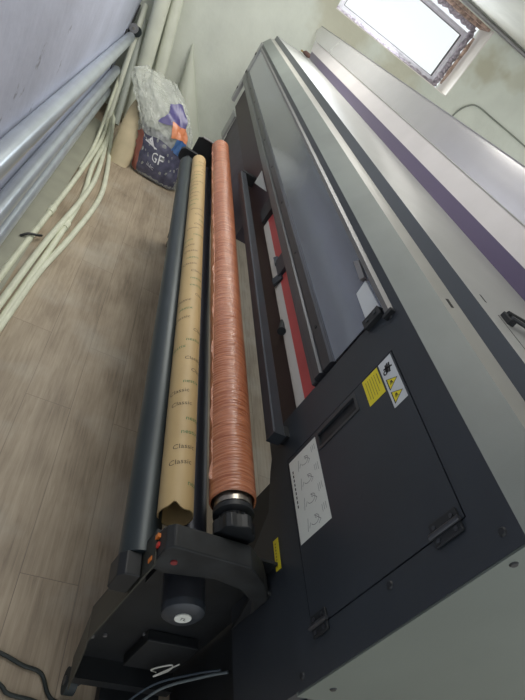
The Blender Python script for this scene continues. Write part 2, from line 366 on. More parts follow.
bm = BM(); holed(bm, .7465, .7495, hy0 - .008, hy1 + .008, hz0 - .008, hz1 + .008, hy0, hy1, hz0, hz1)
obj('handle_rim', bm, mat('handle_plastic', (.04, .042, .045), .35), door)
obj('recess', B((.7545, hy0, hz0), (.7568, hy1, hz1)), black2, door)
obj('pull_lip', B((.750, hy0 + .004, hz0 + .004), (.754, hy0 + .012, hz1 - .004)), dusty, door)
def hinge(z0, z1, yc):
    bm = BM(); box(bm, (.743, yc - .022, z0), (.7492, yc + .024, z1)); 
    h = obj('hinge', bm, black2, P, bevel=.0015)
    obj('hinge_barrel', T([(.741, yc, z0 - .003), (.741, yc, z1 + .003)], .0055, 12), alu_dark, h, smooth=True)
    s0 = obj('screw', T([(.7432, yc + .013, z0 + .012), (.7412, yc + .013, z0 + .012)], .0045, 12), alu_dark, h)
    for a in ((0, 0, z1 - z0 - .024), (0, -.026, 0), (0, -.026, z1 - z0 - .024)): copy_part(s0, h, a)
hinge(.950, 1.003, dy0); hinge(1.325, 1.392, dy0)
# warning and instruction labels
def quad_label(name, y0, y1, z0, z1, mt, x=.7488): return part(name, B((x, y0, z0), (.7492, y1, z1)), mt)
LX = .7484
def lab_line(bm, y0, z0, y1, z1, w_=.0012, x=LX):
    d = Vector((0, y1 - y0, z1 - z0)); n_ = Vector((0, -d.z, d.y)).normalized() * w_
    a, c = Vector((x, y0, z0)), Vector((x, y1, z1))
    vs = [bm.verts.new(p) for p in (a + n_, a - n_, c - n_, c + n_)]; bm.faces.new(vs)
# white instruction sheet: y .72..967, z .947..1.143 (slightly turned in the photograph)
ins = part('instruction_label', B((.7486, .715, .950), (.7491, .972, 1.076)), paper)
for k in range(4):
    bm = BM(); yc = .935 - k * .062
    pts = [(yc + .012 * math.cos(a) - .002, 1.018 + .016 * math.sin(a)) for a in [i * .55 for i in range(9)]]
    for p, q in zip(pts, pts[1:]): lab_line(bm, p[0], p[1], q[0], q[1], .0009)
    lab_line(bm, yc + .01, 1.018, yc - .012, 1.040, .0009); lab_line(bm, yc - .012, 1.040, yc - .02, 1.03, .0009); lab_line(bm, yc + .016, .992, yc - .018, .986, .0009); lab_line(bm, yc, 1.0, yc - .012, .993, .0009)
    for j in range(3): lab_line(bm, yc + .02, 1.052 + j * .007, yc + .02 - random.uniform(.016, .026), 1.052 + j * .007, .0008)
    lab_line(bm, yc + .004, 1.02, yc - .002, 1.024, .0009)
    obj('line_drawing', bm, grink, ins)
for k in range(9): obj('caption_mark', (lambda b_: (lab_line(b_, .935 - k * .014, .962, .935 - k * .014 - .009, .962, .0022), b_)[1])(BM()), ink, ins)

# hazard label
hz = part('warning_label', B((.7486, .832, 1.350), (.7491, .984, 1.395)), paper2)
def tri(bm, cy, cz, r, x):
    # apex towards far end of the sheet
    vs = [bm.verts.new((x, cy + r, cz - r * .8)), bm.verts.new((x, cy - r, cz - r * .8)), bm.verts.new((x, cy, cz + r * .95))]; bm.faces.new(vs)
bm = BM(); tri(bm, .904, 1.3715, .0195, .7484); tri(bm, .860, 1.3715, .0195, .7484); obj('triangle_border', bm, ink, hz)
bm = BM(); tri(bm, .904, 1.3715, .0160, .7482); tri(bm, .860, 1.3715, .0160, .7482); obj('triangle_field', bm, yellow, hz)
for cy in (.904, .860):
    bm = BM()
    for s_ in (-.004, 0, .004): lab_line(bm, cy - .006, 1.3685 + s_, cy + .005, 1.3685 + s_ * .4, .0010, .7480)
    obj('pictogram', bm, ink, hz)
bm = BM()
for (a, c, d, e_) in ((.965, 1.382, .935, 1.376), (.967, 1.376, .938, 1.371), (.965, 1.370, .938, 1.366), (.948, 1.388, .956, 1.360)): lab_line(bm, a, c, d, e_, .0026, .7483)
for k in range(10):
    a, a2 = k * .63, (k + 1) * .63
    lab_line(bm, .943 + .006 * math.cos(a), 1.363 + .006 * math.sin(a), .943 + .006 * math.cos(a2), 1.363 + .006 * math.sin(a2), .002, .7483)
obj('pictogram', bm, ink, hz)
yl = part('caution_label', B((.7486, .896, 1.286), (.7491, .984, 1.344)), yellow)
bm = BM()
for k in range(5):
    lab_line(bm, .972, 1.296 + k * .008, .912 - (k % 2) * .006, 1.296 + k * .008, .0008, .7484)
lab_line(bm, .968, 1.337, .93, 1.337, .0012, .7484)
obj('printed_lines', bm, mat('brown_print', (.25, .20, .03), .6), yl)
sk = part('side_caution_label', B((.7538, .709, .829), (.7548, .796, .852)), yellow)
bm = BM()
for k in range(8): lab_line(bm, .785 - k * .009, .838, .785 - k * .009 - .005, .838, .0022, .7534)
obj('printed_lines', bm, mat('olive_print', (.35, .28, .02), .6), sk)
sc0 = part('screw', T([(.7502, .494, 1.193), (.7465, .494, 1.193)], [.0085, .006], 14), black2, smooth=True)
for a in ((0, .454 - .494, 1.452 - 1.193), (0, .445 - .494, .890 - 1.193), (0, 1.09 - .494, 1.44 - 1.193), (0, 1.10 - .494, .93 - 1.193)): copy_part(sc0, P, a)
# end plate
prof = [(.752, .86), (.752, 1.474), (.80, 1.549), (.84, 1.564), (.84, 1.604), (1.21, 1.612), (1.21, 1.672), (1.6, 1.672), (1.6, .86)]
part('end_plate', prism(BM(), prof, 1, Y0 - .004, Y0 + .004), endgrey)
e0 = part('end_screw', T([(.802, Y0 - .003, .921), (.802, Y0 - .0065, .921)], [.009, .006], 14), black2, smooth=True)
copy_part(e0, P, (.776 - .802, 0, 1.431 - .921))
part('lower_end_plate', B((.79, Y0, .05), (1.6, Y0 + .01, .86)), black)
# top shells
def slab(p0, p1, th, y0=Y0 + .004, y1=Y1):
    p0, p1 = Vector((p0[0], p0[1])), Vector((p1[0], p1[1])); d = p1 - p0; n_ = Vector((d.y, -d.x)).normalized() * th
    return prism(BM(), [tuple(p0), tuple(p1), tuple(p1 + n_), tuple(p0 + n_)], 1, y0, y1)
part('slope_panel', slab((.75, 1.484), (.80, 1.555), .008), grey)
part('edge_trim', slab((.80, 1.555), (.84, 1.569), .008), trimg)
part('hood_riser', slab((.84, 1.569), (.842, 1.611), .008), riserm)
part('top_deck', slab((.842, 1.611), (1.212, 1.617), .008), lgrey)
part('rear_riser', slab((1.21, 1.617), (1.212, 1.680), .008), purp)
bm = prism(BM(), [(1.212, 1.680), (1.238, 1.768), (1.262, 1.768), (1.262, 1.66), (1.22, 1.66)], 1, .45, 5.9)
for v in bm.verts:
    if v.co.y > 5 and v.co.z > 1.7: v.co.y = 6.12
part('rear_cover', bm, lid_m)
bm = prism(BM(), [(1.238, 1.769), (1.262, 1.850), (1.279, 1.910), (1.284, 1.910), (1.27, 1.85), (1.262, 1.769)], 1, .45, 6.12)
for v in bm.verts:
    if v.co.y > 5 and v.co.z > 1.8: v.co.y = 6.46 if v.co.z < 1.9 else 6.42
part('rear_cover_sheet', bm, gloss)
part('sheet_edge', prism(BM(), [(1.277, 1.909), (1.285, 1.909), (1.285, 1.914), (1.277, 1.914)], 1, .45, 6.42), alu)
part('cover_seam', prism(BM(), [(1.2345, 1.766), (1.2385, 1.766), (1.2385, 1.7705), (1.2345, 1.7705)], 1, .45, 5.95), trimg)
part('rear_body', prism(BM(), [(1.28, .9), (1.28, 1.65), (1.6, 1.66), (1.6, .9)], 1, Y0 + .01, Y1), endgrey)
# black strip and hinged window cover
bm = BM(); box(bm, (.75, 1.135, 1.455), (.77, Y1 - .02, 1.484))
part('top_strip', bm, black)
cov = part('window_cover', (lambda b_: (box(b_, (.744, 1.145, 1.112), (.765, 5.76, 1.130)), b_)[1])(BM()), alu_dark, bevel=.003)
obj('lower_rail', prism(BM(), [(.746, 1.131), (.738, 1.135), (.738, 1.160), (.746, 1.166), (.765, 1.166), (.765, 1.131)], 1, 1.15, 5.76), alu_dark, cov)
obj('lower_rail', prism(BM(), [(.750, 1.168), (.742, 1.172), (.742, 1.208), (.748, 1.216), (.765, 1.216), (.765, 1.168)], 1, 1.15, 5.76), mat('charcoal_rail', (.045, .048, .055), .35, metal=.4), cov)
obj('cover_pane', B((.752, 1.15, 1.214), (.756, 5.74, 1.432)), tint, cov)
obj('upper_rail', prism(BM(), [(.750, 1.430), (.738, 1.436), (.738, 1.450), (.750, 1.457), (.765, 1.457), (.765, 1.430)], 1, 1.10, 5.72), mat('satin_rail', (.17, .168, .168), .4, metal=.5), cov)
obj('rail_end_cap', B((.736, 1.088, 1.426), (.766, 1.10, 1.459)), black2, cov)
obj('hinge_bracket', B((.735, 1.118, 1.362), (.7515, 1.152, 1.426)), black2, cov, bevel=.001)
sb = obj('bracket_screw', T([(.7355, 1.136, 1.38), (.732, 1.136, 1.38)], .005, 12), black, cov); copy_part(sb, cov, (0, 0, .03))
obj('white_card', prism(BM(), [(1.153, 1.370), (1.131, 1.426), (1.302, 1.419), (1.293, 1.374)], 0, .746, .7515), paper2, cov)
obj('clip', prism(BM(), [(1.324, 1.405), (1.314, 1.424), (1.41, 1.430), (1.43, 1.412)], 0, .742, .7515), alu, cov)
s1 = obj('rail_screw', T([(.7425, 1.35, 1.19), (.7395, 1.35, 1.19)], .006, 10), black2, cov)
for k in range(1, 9): copy_part(s1, cov, (0, k * .52, 0))
part('end_frame', (lambda b_: (box(b_, (.742, 5.72, .90), (.775, Y1, 1.484)), b_)[1])(BM()), lgrey, bevel=.004)  # lighter enamel paints in the haze at the far end
s2 = part('frame_bolt', B((.738, 5.78, 1.36), (.742, 5.83, 1.385)), black2); copy_part(s2, P, (0, 0, -.18)); copy_part(s2, P, (0, 0, -.35))
part('end_frame_foot', B((.825, 5.60, .55), (.842, Y1, .81)), lgrey)
# print zone
part('inner_wall', B((.82, 1.14, .88), (.86, 5.74, 1.455)), dpurp)
ap = part('media_apron', prism(BM(), [(.786, 1.027), (.786, 1.005), (.785, .988), (.788, .980), (.80, .980), (.81, 1.027)], 1, 1.12, 2.56), offw, smooth=True)
obj('red_strip', prism(BM(), [(.790, 1.085), (.786, 1.0275), (.80, 1.0275), (.81, 1.085)], 1, 1.10, 2.60), red, ap)
mc = part('media_clamp', B((.772, 1.95, 1.030), (.79, 2.08, 1.11)), black, bevel=.002)
obj('clamp_finger', prism(BM(), [(.779, 1.045), (.768, 1.03), (.779, 1.020), (.79, 1.045)], 1, 2.06, 2.12), black, mc)
obj('clamp_finger', prism(BM(), [(.779, 1.045), (.766, .998), (.778, .99), (.79, 1.045)], 1, 1.92, 1.97), black, mc)
part('end_clamp', B((.765, 2.56, 1.0), (.815, 2.70, 1.10)), dusty)
part('release_knob', T([(.80, 1.70, .985), (.778, 1.62, .990), (.770, 1.585, .995)], [.010, .013, .017], 14), black2, smooth=True)
part('beam_cover', B((.80, 1.13, .87), (.82, 5.7, 1.10)), mat('maroon_black_steel', (.036, .020, .024), .5))
part('tension_bar', prism(BM(), [(.685, .94), (.685, .978), (.689, .982), (.721, .982), (.725, .978), (.725, .94)], 1, 1.045, 3.30), black)
part('bar_end_plate', B((.684, 1.040, .939), (.726, 1.045, .983)), black)
part('bar_bracket', B((.70, 3.30, .92), (.84, 3.34, .985)), black2); part('bar_bracket', B((.725, 1.06, .93), (.80, 1.10, .97)), black2)
part('far_cabinet', B((.845, 3.15, .62), (1.3, 5.60, .88)), dpurp); part('far_leg_cabinet', B((.85, 4.7, .10), (1.3, 5.60, .62)), dpurp)
part('white_plate', prism(BM(), [(2.93, 1.05), (3.29, 1.05), (3.28, .962)], 0, .795, .7995), paper)
part('near_leg_cabinet', B((.815, .47, .10), (1.38, 1.06, .86)), black2)
part('cabinet_foot', T([(.9, .6, 0), (.9, .6, .1)], [.03, .018], 14), black2); part('cabinet_foot', T([(1.28, .95, 0), (1.28, .95, .1)], [.03, .018], 14), black2)
part('cabinet_foot', T([(.9, 3.4, 0), (.9, 3.4, .1)], [.03, .018], 14), black2); part('cabinet_foot', T([(.9, 5.5, 0), (.9, 5.5, .1)], [.03, .018], 14), black2)
# latch on the deck
lt = part('deck_latch', B((.915, .955, 1.612), (.935, .995, 1.626)), black2, bevel=.002)
obj('latch_rod', T([(.92, .985, 1.628), (.98, .980, 1.631), (1.15, .96, 1.630)], .006, 10), black2, lt, smooth=True)
obj('latch_rod', T([(.92, .965, 1.628), (.98, .958, 1.629), (1.15, .935, 1.630)], .005, 10), alu_dark, lt, smooth=True)
part('deck_seam', B((.902, .60, 1.6115), (.904, .985, 1.6126)), ink)
part('deck_slot', B((.885, 1.03, 1.6110), (.891, 1.065, 1.6124)), ink)
part('trim_slot', prism(BM(), [(.815, 1.5600), (.822, 1.5625), (.822, 1.5635), (.815, 1.5610)], 1, 1.02, 1.06), ink)

# ---------------------------------------------------------------- take-up stand
S = thing('take_up_stand', 'low black steel roll take-up stand with motor beside the printer', 'stand', (.55, .70, 0))
def sp_(name, bm, mt, par=None, **k): return obj(name, bm, mt, par or S, **k)
po = [(.415, .84), (.415, .44), (.425, .40), (.475, .13), (.53, .07), (.80, .07), (.80, .84)]
sp_('end_frame', prism(BM(), po, 1, .722, .730), black2)
bm = BM()
for (x0, z0), (x1, z1) in zip(po[:4], po[1:4]):
    d = Vector((x1 - x0, z1 - z0)); n_ = Vector((-d.y, d.x)).normalized() * .004
    prism(bm, [(x0, z0), (x1, z1), (x1 + n_.x, z1 + n_.y), (x0 + n_.x, z0 + n_.y)], 1, .64, .722)
sp_('side_flange', bm, mat('brown_black_steel', (.035, .036, .028), .5, vary=.2))
arm = sp_('roll_arm', prism(BM(), [(.420, .80), (.420, .885), (.435, .900), (.635, .897), (.70, .85), (.752, .79), (.752, .70), (.72, .76), (.66, .80), (.58, .815), (.46, .79)], 1, .655, .715), dusty, bevel=.004)
sp_('arm_gusset', prism(BM(), [(.70, .80), (.752, .80), (.752, .60), (.735, .68)], 1, .66, .67), black2)
mo = sp_('motor', T([(.545, .718, .728), (.545, .622, .728)], .052, 28), mat('motor_black', (.028, .030, .036), .35), smooth=True)
obj('motor_cap', T([(.545, .622, .728), (.545, .606, .728), (.545, .598, .728)], [.053, .051, .040], 28), black, mo, smooth=True)
obj('motor_badge', T([(.545, .5985, .728), (.545, .595, .728)], .020, 24), paper, mo)
bm = BM(); add_text(bm, 'TL', .016, lambda x, y: Vector((.537 + x, .5943, .722 + y))); obj('badge_letters', bm, ink, mo)
obj('rating_plate', prism(BM(), [(.586, .760), (.5965, .740), (.5985, .722), (.5945, .704), (.59, .704), (.594, .722), (.592, .740), (.582, .760)], 1, .64, .675), grink, mo)
sp_('motor_mount', B((.47, .70, .66), (.60, .722, .79)), black2)
cs = sp_('caster_wheel', T([(.49, .70, .038), (.522, .70, .038)], .038, 24), rubber, smooth=True)
obj('wheel_hub', T([(.486, .70, .038), (.526, .70, .038)], .013, 16), alu_dark, cs)
obj('caster_fork', prism(BM(), [(.690, .03), (.70, .02), (.71, .03), (.73, .14), (.67, .14)], 0, .525, .531), black2, cs)
sp_('foot_beam', B((.478, .66, .13), (.79, .722, .17)), black2)
sp_('floor_tray', B((.60, .50, .012), (.80, .722, .05)), black2)
sp_('foot_beam', B((.68, .72, .03), (.73, 3.90, .09)), black2)
sp_('circuit_box', B((.60, .69, .22), (.76, .721, .40)), black2, bevel=.003)
bm = BM(); tube(bm, smoothline([(.70, .68, .24), (.66, .66, .30), (.69, .65, .37), (.71, .66, .31), (.68, .655, .27), (.72, .66, .36)], 6), .0022, 6)
sp_('white_wire', bm, white)
b0 = sp_('frame_bolt', T([(.50, .7225, .32), (.50, .716, .32)], .006, 10), alu); copy_part(b0, S, (.10, 0, .05)); copy_part(b0, S, (-.03, 0, -.02))
# control switches
sw = sp_('switch_plate', B((.4215, .655, .78), (.4245, .72, .87)), black2)
sp_('orange_switch', B((.413, .702, .836), (.423, .712, .852)), orange_p); sp_('orange_switch', B((.413, .660, .806), (.423, .670, .824)), orange_p); sp_('red_switch', B((.415, .680, .840), (.423, .690, .852)), red_p)
sp_('red_cap', T([(.46, .656, .845), (.46, .651, .845)], .008, 14), mat('dull_red_plastic', (.22, .03, .03), .5))
# rollers
for i, (x, z) in enumerate(((.417, .735), (.545, .735))):
    rr = sp_('roller', T([(x, .705, z), (x, 3.66, z)], .0495, 48), roller_m if i == 0 else mat('dark_blue_roller', (.028, .034, .048), .4, metal=.3), smooth=True)
    obj('axle', T([(x, .66, z), (x, .705, z)], .016, 16), black2, rr); obj('axle', T([(x, 3.66, z), (x, 3.90, z)], .016, 16), black2, rr)
sp_('bearing_block', prism(BM(), [(.362, .70), (.362, .755), (.375, .772), (.413, .772), (.413, .69), (.372, .69)], 1, .645, .704), black2, bevel=.003)
sp_('bearing_block', prism(BM(), [(.352, .71), (.352, .765), (.375, .785), (.47, .785), (.47, .69), (.37, .69)], 1, 3.80, 3.84), black2, bevel=.003)
far_poly = [(.58, .06), (.50, .45), (.43, .52), (.43, .87), (.46, .885), (.66, .885), (.72, .80), (.72, .06)]
sp_('far_end_frame', prism(BM(), far_poly, 1, 3.90, 3.915), black2)
sp_('far_frame_edge', prism(BM(), [(.46, .885), (.46, .891), (.66, .891), (.66, .885)], 1, 3.885, 3.915), alu)
sp_('far_foot', B((.60, 3.86, .0), (.74, 3.94, .06)), black2)
sp_('far_arm', B((.56, 3.86, .80), (.68, 3.90, .86)), black2)

# ---------------------------------------------------------------- orange vinyl roll
R = thing('vinyl_roll', 'thick orange vinyl roll wrapped in wrinkled clear film, beside the printer', 'roll', (.594, 2.45, .828))
bm = BM(); ny, nt_ = 1900, 44; rings = []
for j in range(ny + 1):
    y = .826 + (3.87 - .826) * j / ny; ring_ = []
    for k in range(nt_):
        a = 2 * math.pi * k / nt_
        amp = .0005 + .0007 * max(0, math.sin(y * 1.7 + .3))
        r_ = .0610 + amp * math.sin(y * 560 + 2.2 * math.sin(a * 2 + y * 3) + 1.5 * math.sin(y * 17)) * (.6 + .4 * math.sin(a * 3 + y * 9)) + .0008 * math.sin(a * 5 + y * 4)
        if j == 0: r_ *= .94
        ring_.append(bm.verts.new((.594 + r_ * math.cos(a), y, .889 + r_ * math.sin(a))))
    rings.append(ring_)
for A, Bv in zip(rings, rings[1:]):
    for k in range(nt_): bm.faces.new([A[k], A[(k + 1) % nt_], Bv[(k + 1) % nt_], Bv[k]])
bm.faces.new(rings[-1])
obj('film_wrapped_vinyl', bm, vinyl, R, smooth=True)
# loose film seam
bm = BM(); prev = None
for j in range(400):
    y = .88 + 2.97 * j / 399; a = math.radians(172 + 6 * math.sin(y * 2.2))
    ro = .0655 + .003 * math.sin(y * 23) + .0025 * math.sin(y * 57 + 1) + random.uniform(-.001, .001)
    p = [bm.verts.new((.594 + q * math.cos(a + (q - .06) * 4), y, .889 + q * math.sin(a + (q - .06) * 4))) for q in (.058, .0625, ro)]
    if prev:
        for k in range(2): bm.faces.new([prev[k], prev[k + 1], p[k + 1], p[k]])
    prev = p
obj('film_edge', bm, film_mat('loose_film', (.62, .30, .2), .35, .2, .5, 40), R, smooth=True)
obj('core_tube', (lambda b_: hollow(b_, (.594, .806, .889), (.594, 3.90, .889), .050, .045))(BM()), steel, R, smooth=True)
ck = obj('chuck', T([(.594, .860, .889), (.594, .806, .889), (.594, .801, .889), (.594, .788, .889), (.594, .782, .889), (.594, .765, .889)], [.044, .044, .0525, .0525, .036, .034], 40), black2, R, smooth=True)
bm = BM()
pts = []
for k in range(24):
    a = 2 * math.pi * k / 24 + .1; r_ = .053 if k % 4 in (0, 1) else .047
    pts.append((.594 + r_ * math.cos(a), .889 + r_ * math.sin(a)))
prism(bm, pts, 1, .728, .765); obj('hand_wheel', bm, black2, ck, bevel=.002)
bm = BM()
for k in range(14):
    a = 2 * math.pi * k / 14
    tube(bm, [(.594 + .040 * math.cos(a), .766, .889 + .040 * math.sin(a)), (.594 + .037 * math.cos(a), .778, .889 + .037 * math.sin(a))], .004, 6)
obj('knurl', bm, dusty, ck)

# ---------------------------------------------------------------- kraft tube
KX, KZ, KR = .473, .806, .0460
K = thing('cardboard_tube', 'long kraft cardboard tube with printed writing lying on two dark rollers', 'tube', (KX, 2.3, KZ - KR))
bm = BM(); hollow(bm, (KX, .803, KZ), (KX, 3.60, KZ), KR, KR - .0035, 48)
for v in bm.verts:
    if v.co.y < .82:
        a = math.degrees(math.atan2(v.co.z - KZ, v.co.x - KX))
        v.co.y += .014 * math.exp(-((a - 118) / 14) ** 2) - .006 * math.exp(-((a - 85) / 20) ** 2)
kb = obj('tube_wall', bm, kraft, K, smooth=True)
def wrap(yc, a0, dirn=1, rr=KR + .0004):
    def fn(x, y):
        a = math.radians(a0) - x / KR
        return Vector((KX + rr * math.cos(a), yc + y + x * .25, KZ + rr * math.sin(a)))
    return fn
y = .872; k = 0
seq = [('nestix', 1, 80), ('Classic', 0, 150), ('Classic', 0, 140), ('nestix', 1, 115), ('nestix', 1, 100), ('Classic', 0, 160), ('Classic', 0, 175)]
while y < 3.45:
    s, gm, a0 = seq[k % len(seq)]
    if k >= 7: a0 = random.choice((170, 150, 120, 90, 190))
    bt = BM(); add_text(bt, s, .024, wrap(y, a0)); obj('green_writing' if gm else 'printed_writing', bt, green_ink if gm else brown_ink, K); y += .052 + random.uniform(0, .018); k += 1
obj('paper_seam', prism(BM(), [(KX - .02, KZ + .0413), (KX + .02, KZ + .0413), (KX + .02, KZ + .0415), (KX - .02, KZ + .0415)], 1, 1.3, 1.302), kraft, K)

# ---------------------------------------------------------------- silver pipes on the wall side
def pipe_thing(name, label, pts, r, mt, seg=32):
    o = obj(name, T(pts, r, seg), mt, smooth=True); return tag(o, label, 'pipe')
XW = -.42
pipes = [(XW + .05, .915, .80, .048, 'uppermost silver pipe along the bluish wall with a pulley at its end'),
         (XW + .048, .52, .45, .046, 'middle silver pipe of three along the bluish wall'),
         (XW + .046, .255, .22, .043, 'lowest silver pipe along the bluish wall, just above a pale board')]
tops = []
for i, (x, z, ze, r_, lab) in enumerate(pipes):
    t = thing('silver_pipe', lab, 'pipe', (x, 3.6, z - r_), 'silver pipes along the left wall')
    obj('pipe', T([(x + .004, .9, z), (x + .004, 6.15, ze)], r_, 36), silver, t, smooth=True)
    obj('end_plug', T([(x, 6.15, ze), (x, 6.17, ze)], r_ * .7, 24), black2, t)
    tops.append(t)
wh = obj('pulley', T([(-.368, 6.175, .885), (-.368, 6.20, .885)], .045, 24), alu, tops[0], smooth=True)
obj('pulley_hub', T([(-.368, 6.165, .885), (-.368, 6.205, .885)], .016, 16), steel, wh)
obj('pulley_tyre', T([(-.335, 6.22, .865), (-.335, 6.25, .865)], .05, 24), rubber, wh, smooth=True)
for y, lab in ((1.0, 'dark steel wall rack carrying the near ends of the silver pipes'), (6.05, 'dark steel wall rack carrying the far ends of the silver pipes by the corner')):
    bm = BM(); t_ = (y - .9) / 5.25
    prism(bm, [(XW + .001, .12), (XW + .006, .12), (XW + .006, .96 - t_ * .1), (XW + .001, .96 - t_ * .1)], 1, y, y + .04)
    for x, z, ze, r_, _ in pipes:
        zc = z + (ze - z) * t_; box(bm, (XW + .001, y, zc - r_ - .012), (x + .02, y + .04, zc - r_ + .001))
    bmesh.ops.remove_doubles(bm, verts=bm.verts, dist=1e-5)
    tag(obj('pipe_rack', bm, black2), lab, 'rack')
tag(obj('end_stay', prism(BM(), [(6.28, .80), (6.32, .66), (6.38, .85), (6.36, 1.08)], 0, -.415, -.400), dusty), 'dark pointed metal stay standing behind the pulley in the corner', 'bracket')
tag(obj('pale_board', prism(BM(), [(-.375, .0), (-.26, 0), (-.245, .022), (-.37, .03)], 1, .8, 5.75), board), 'pale flat board lying on the floor beneath the silver pipes', 'board')

# ---------------------------------------------------------------- ivory pipes on the floor
zz = .018
ivory = [
 ('ivory pipe nearest the wall with a sleeve coupling and black tie', [(-.30, 1.6), (-.285, 2.58), (-.245, 3.52), (-.215, 4.32), (-.20, 5.2), (-.24, 5.85)], [(-.245, 3.52)], 0),
 ('ivory pipe second from the wall, running between its coupled neighbours', [(-.26, 1.5), (-.215, 2.37), (-.175, 3.08), (-.10, 3.95), (-.10, 4.6), (-.19, 5.75)], [], .012),
 ('third ivory pipe from the wall, with a sleeve coupling midway', [(-.22, 1.4), (-.165, 2.45), (-.12, 3.41), (-.115, 4.01), (-.155, 4.6), (-.17, 5.6)], [(-.12, 3.41)], 0),
 ('outermost ivory pipe curving across the plank floor', [(-.22, 1.35), (-.165, 2.21), (-.13, 2.75), (-.06, 3.3), (.0, 4.02), (-.03, 4.6), (-.13, 5.45)], [], 0),
]
for i, (lab, pts, cps, dz) in enumerate(ivory):
    t = thing('plastic_pipe', lab, 'pipe', (pts[0][0], pts[0][1], 0), 'ivory plastic pipes on the floor')
    P3 = [(x, y_, zz + dz * (1.6 if 0 < j < len(pts) - 2 else 0)) for j, (x, y_) in enumerate(pts)]
    lx, ly = pts[-1]
    P3 += [(lx - .05 - .02 * i, 6.15, .10 + .02 * i), (-.33 + .012 * i, 6.42, .42 + .05 * i)]
    sl = smoothline(P3, 10)
    obj('pipe', T(sl, .0195, 14), pvc, t, smooth=True)
    for (cx, cy) in cps:
        n_ = min(range(len(sl)), key=lambda q: (sl[q] - Vector((cx, cy, sl[q].z))).length)
        d = (sl[n_ + 1] - sl[n_]).normalized()
        obj('coupling', T([sl[n_] - d * .045, sl[n_] + d * .045], .0255, 16), pvc, t, smooth=True)
bm = T(smoothline([(-.315, 3.02, .03), (-.28, 3.05, .05), (-.23, 3.09, .045), (-.215, 3.13, .03)], 5), .008, 8)
tag(obj('cable_tie', bm, black2, smooth=True), 'short black strap across the ivory pipe nearest the wall', 'strap')
# thin pipe lengths in the shade behind
tag(obj('plastic_pipe', T(smoothline([(-.225, 4.4, .018), (-.235, 5.2, .05), (-.30, 6.0, .30), (-.34, 6.4, .7)], 8), .016, 12), pvc, smooth=True), 'short ivory pipe tucked under the silver pipes toward the corner', 'pipe', 'ivory plastic pipes on the floor')

# ---------------------------------------------------------------- rolls leaning in the corner
def leaner(name, label, p0, p1, r0, r1, mt=wtube, hollow_end=False, cat='roll'):
    p0, p1 = Vector(p0), Vector(p1); t = thing(name, label, cat, p0, 'pale rolls leaning in the far corner')
    pts = [p0.lerp(p1, k / 10) for k in range(11)]; rs = [r0 + (r1 - r0) * k / 10 for k in range(11)]
    obj('roll_body', T(pts, rs, 28), mt, t, smooth=True)
    return t
leaner('leaning_tube', 'slim pale tube leaning in the corner behind the silver pipe ends', (-.24, 5.95, .03), (-.365, 6.42, 1.10), .03, .03)
leaner('leaning_tube', 'second slim grey-white tube leaning in the corner, left of the thick white roll', (-.16, 5.9, .03), (-.32, 6.40, .98), .035, .035, mat('grey_white_tube', (.40, .43, .38), .5))
leaner('leaning_roll', 'thick white roll leaning upright in the corner behind the clear bag', (-.05, 6.14, .05), (-.31, 6.36, 1.75), .075, .078)
leaner('leaning_roll', 'white roll to the right of the thick roll, leaning on the end wall', (.14, 6.2, .04), (-.14, 6.41, 1.45), .07, .06)
leaner('leaning_roll', 'long tapering white roll with a pointed top behind the rollers', (.58, 6.18, .05), (.20, 6.47, 1.04), .23, .006, mat('soft_white_wrap', (.56, .58, .48), .6, bump=.2, bscale=10))
# tan cardboard bundle
bm = BM(); rings = []
path = [(.02, 5.0, 0), (.02, 5.03, .02), (.012, 5.1, .14), (.0, 5.2, .28), (-.012, 5.30, .42), (-.02, 5.40, .53), (-.02, 5.43, .57)]
wd = [(.085, .05), (.100, .06), (.110, .06), (.105, .055), (.085, .04), (.045, .02), (.008, .006)]
for (x, y_, z), (a, c) in zip(path, wd):
    rings.append([bm.verts.new((x + a * math.cos(t) * (1 if abs(math.cos(t)) < .8 else .96), y_ + c * math.sin(t), z + .004 * math.sin(3 * t))) for t in [2 * math.pi * k / 20 for k in range(20)]])
for A, Bv in zip(rings, rings[1:]):
    for k in range(20): bm.faces.new([A[k], A[(k + 1) % 20], Bv[(k + 1) % 20], Bv[k]])
bm.faces.new(rings[0][::-1]); bm.faces.new(rings[-1])
cbx = thing('cardboard_wrap', 'rounded tan cardboard wrapper standing left of the clear bag', 'cardboard', (.04, 5.0, 0))
obj('card_shell', bm, kraft2, cbx, smooth=True)

# ---------------------------------------------------------------- clear bag
G = thing('plastic_bag', 'crumpled clear plastic bag holding a dark printed pouch, on the floor by the end wall', 'bag', (.36, 5.15, 0))
def lerp_tab(tab, z):
    for (z0, *a), (z1, *b_) in zip(tab, tab[1:]):
        if z <= z1:
            t = (z - z0) / (z1 - z0); return [p + (q - p) * t for p, q in zip(a, b_)]
    return tab[-1][1:]
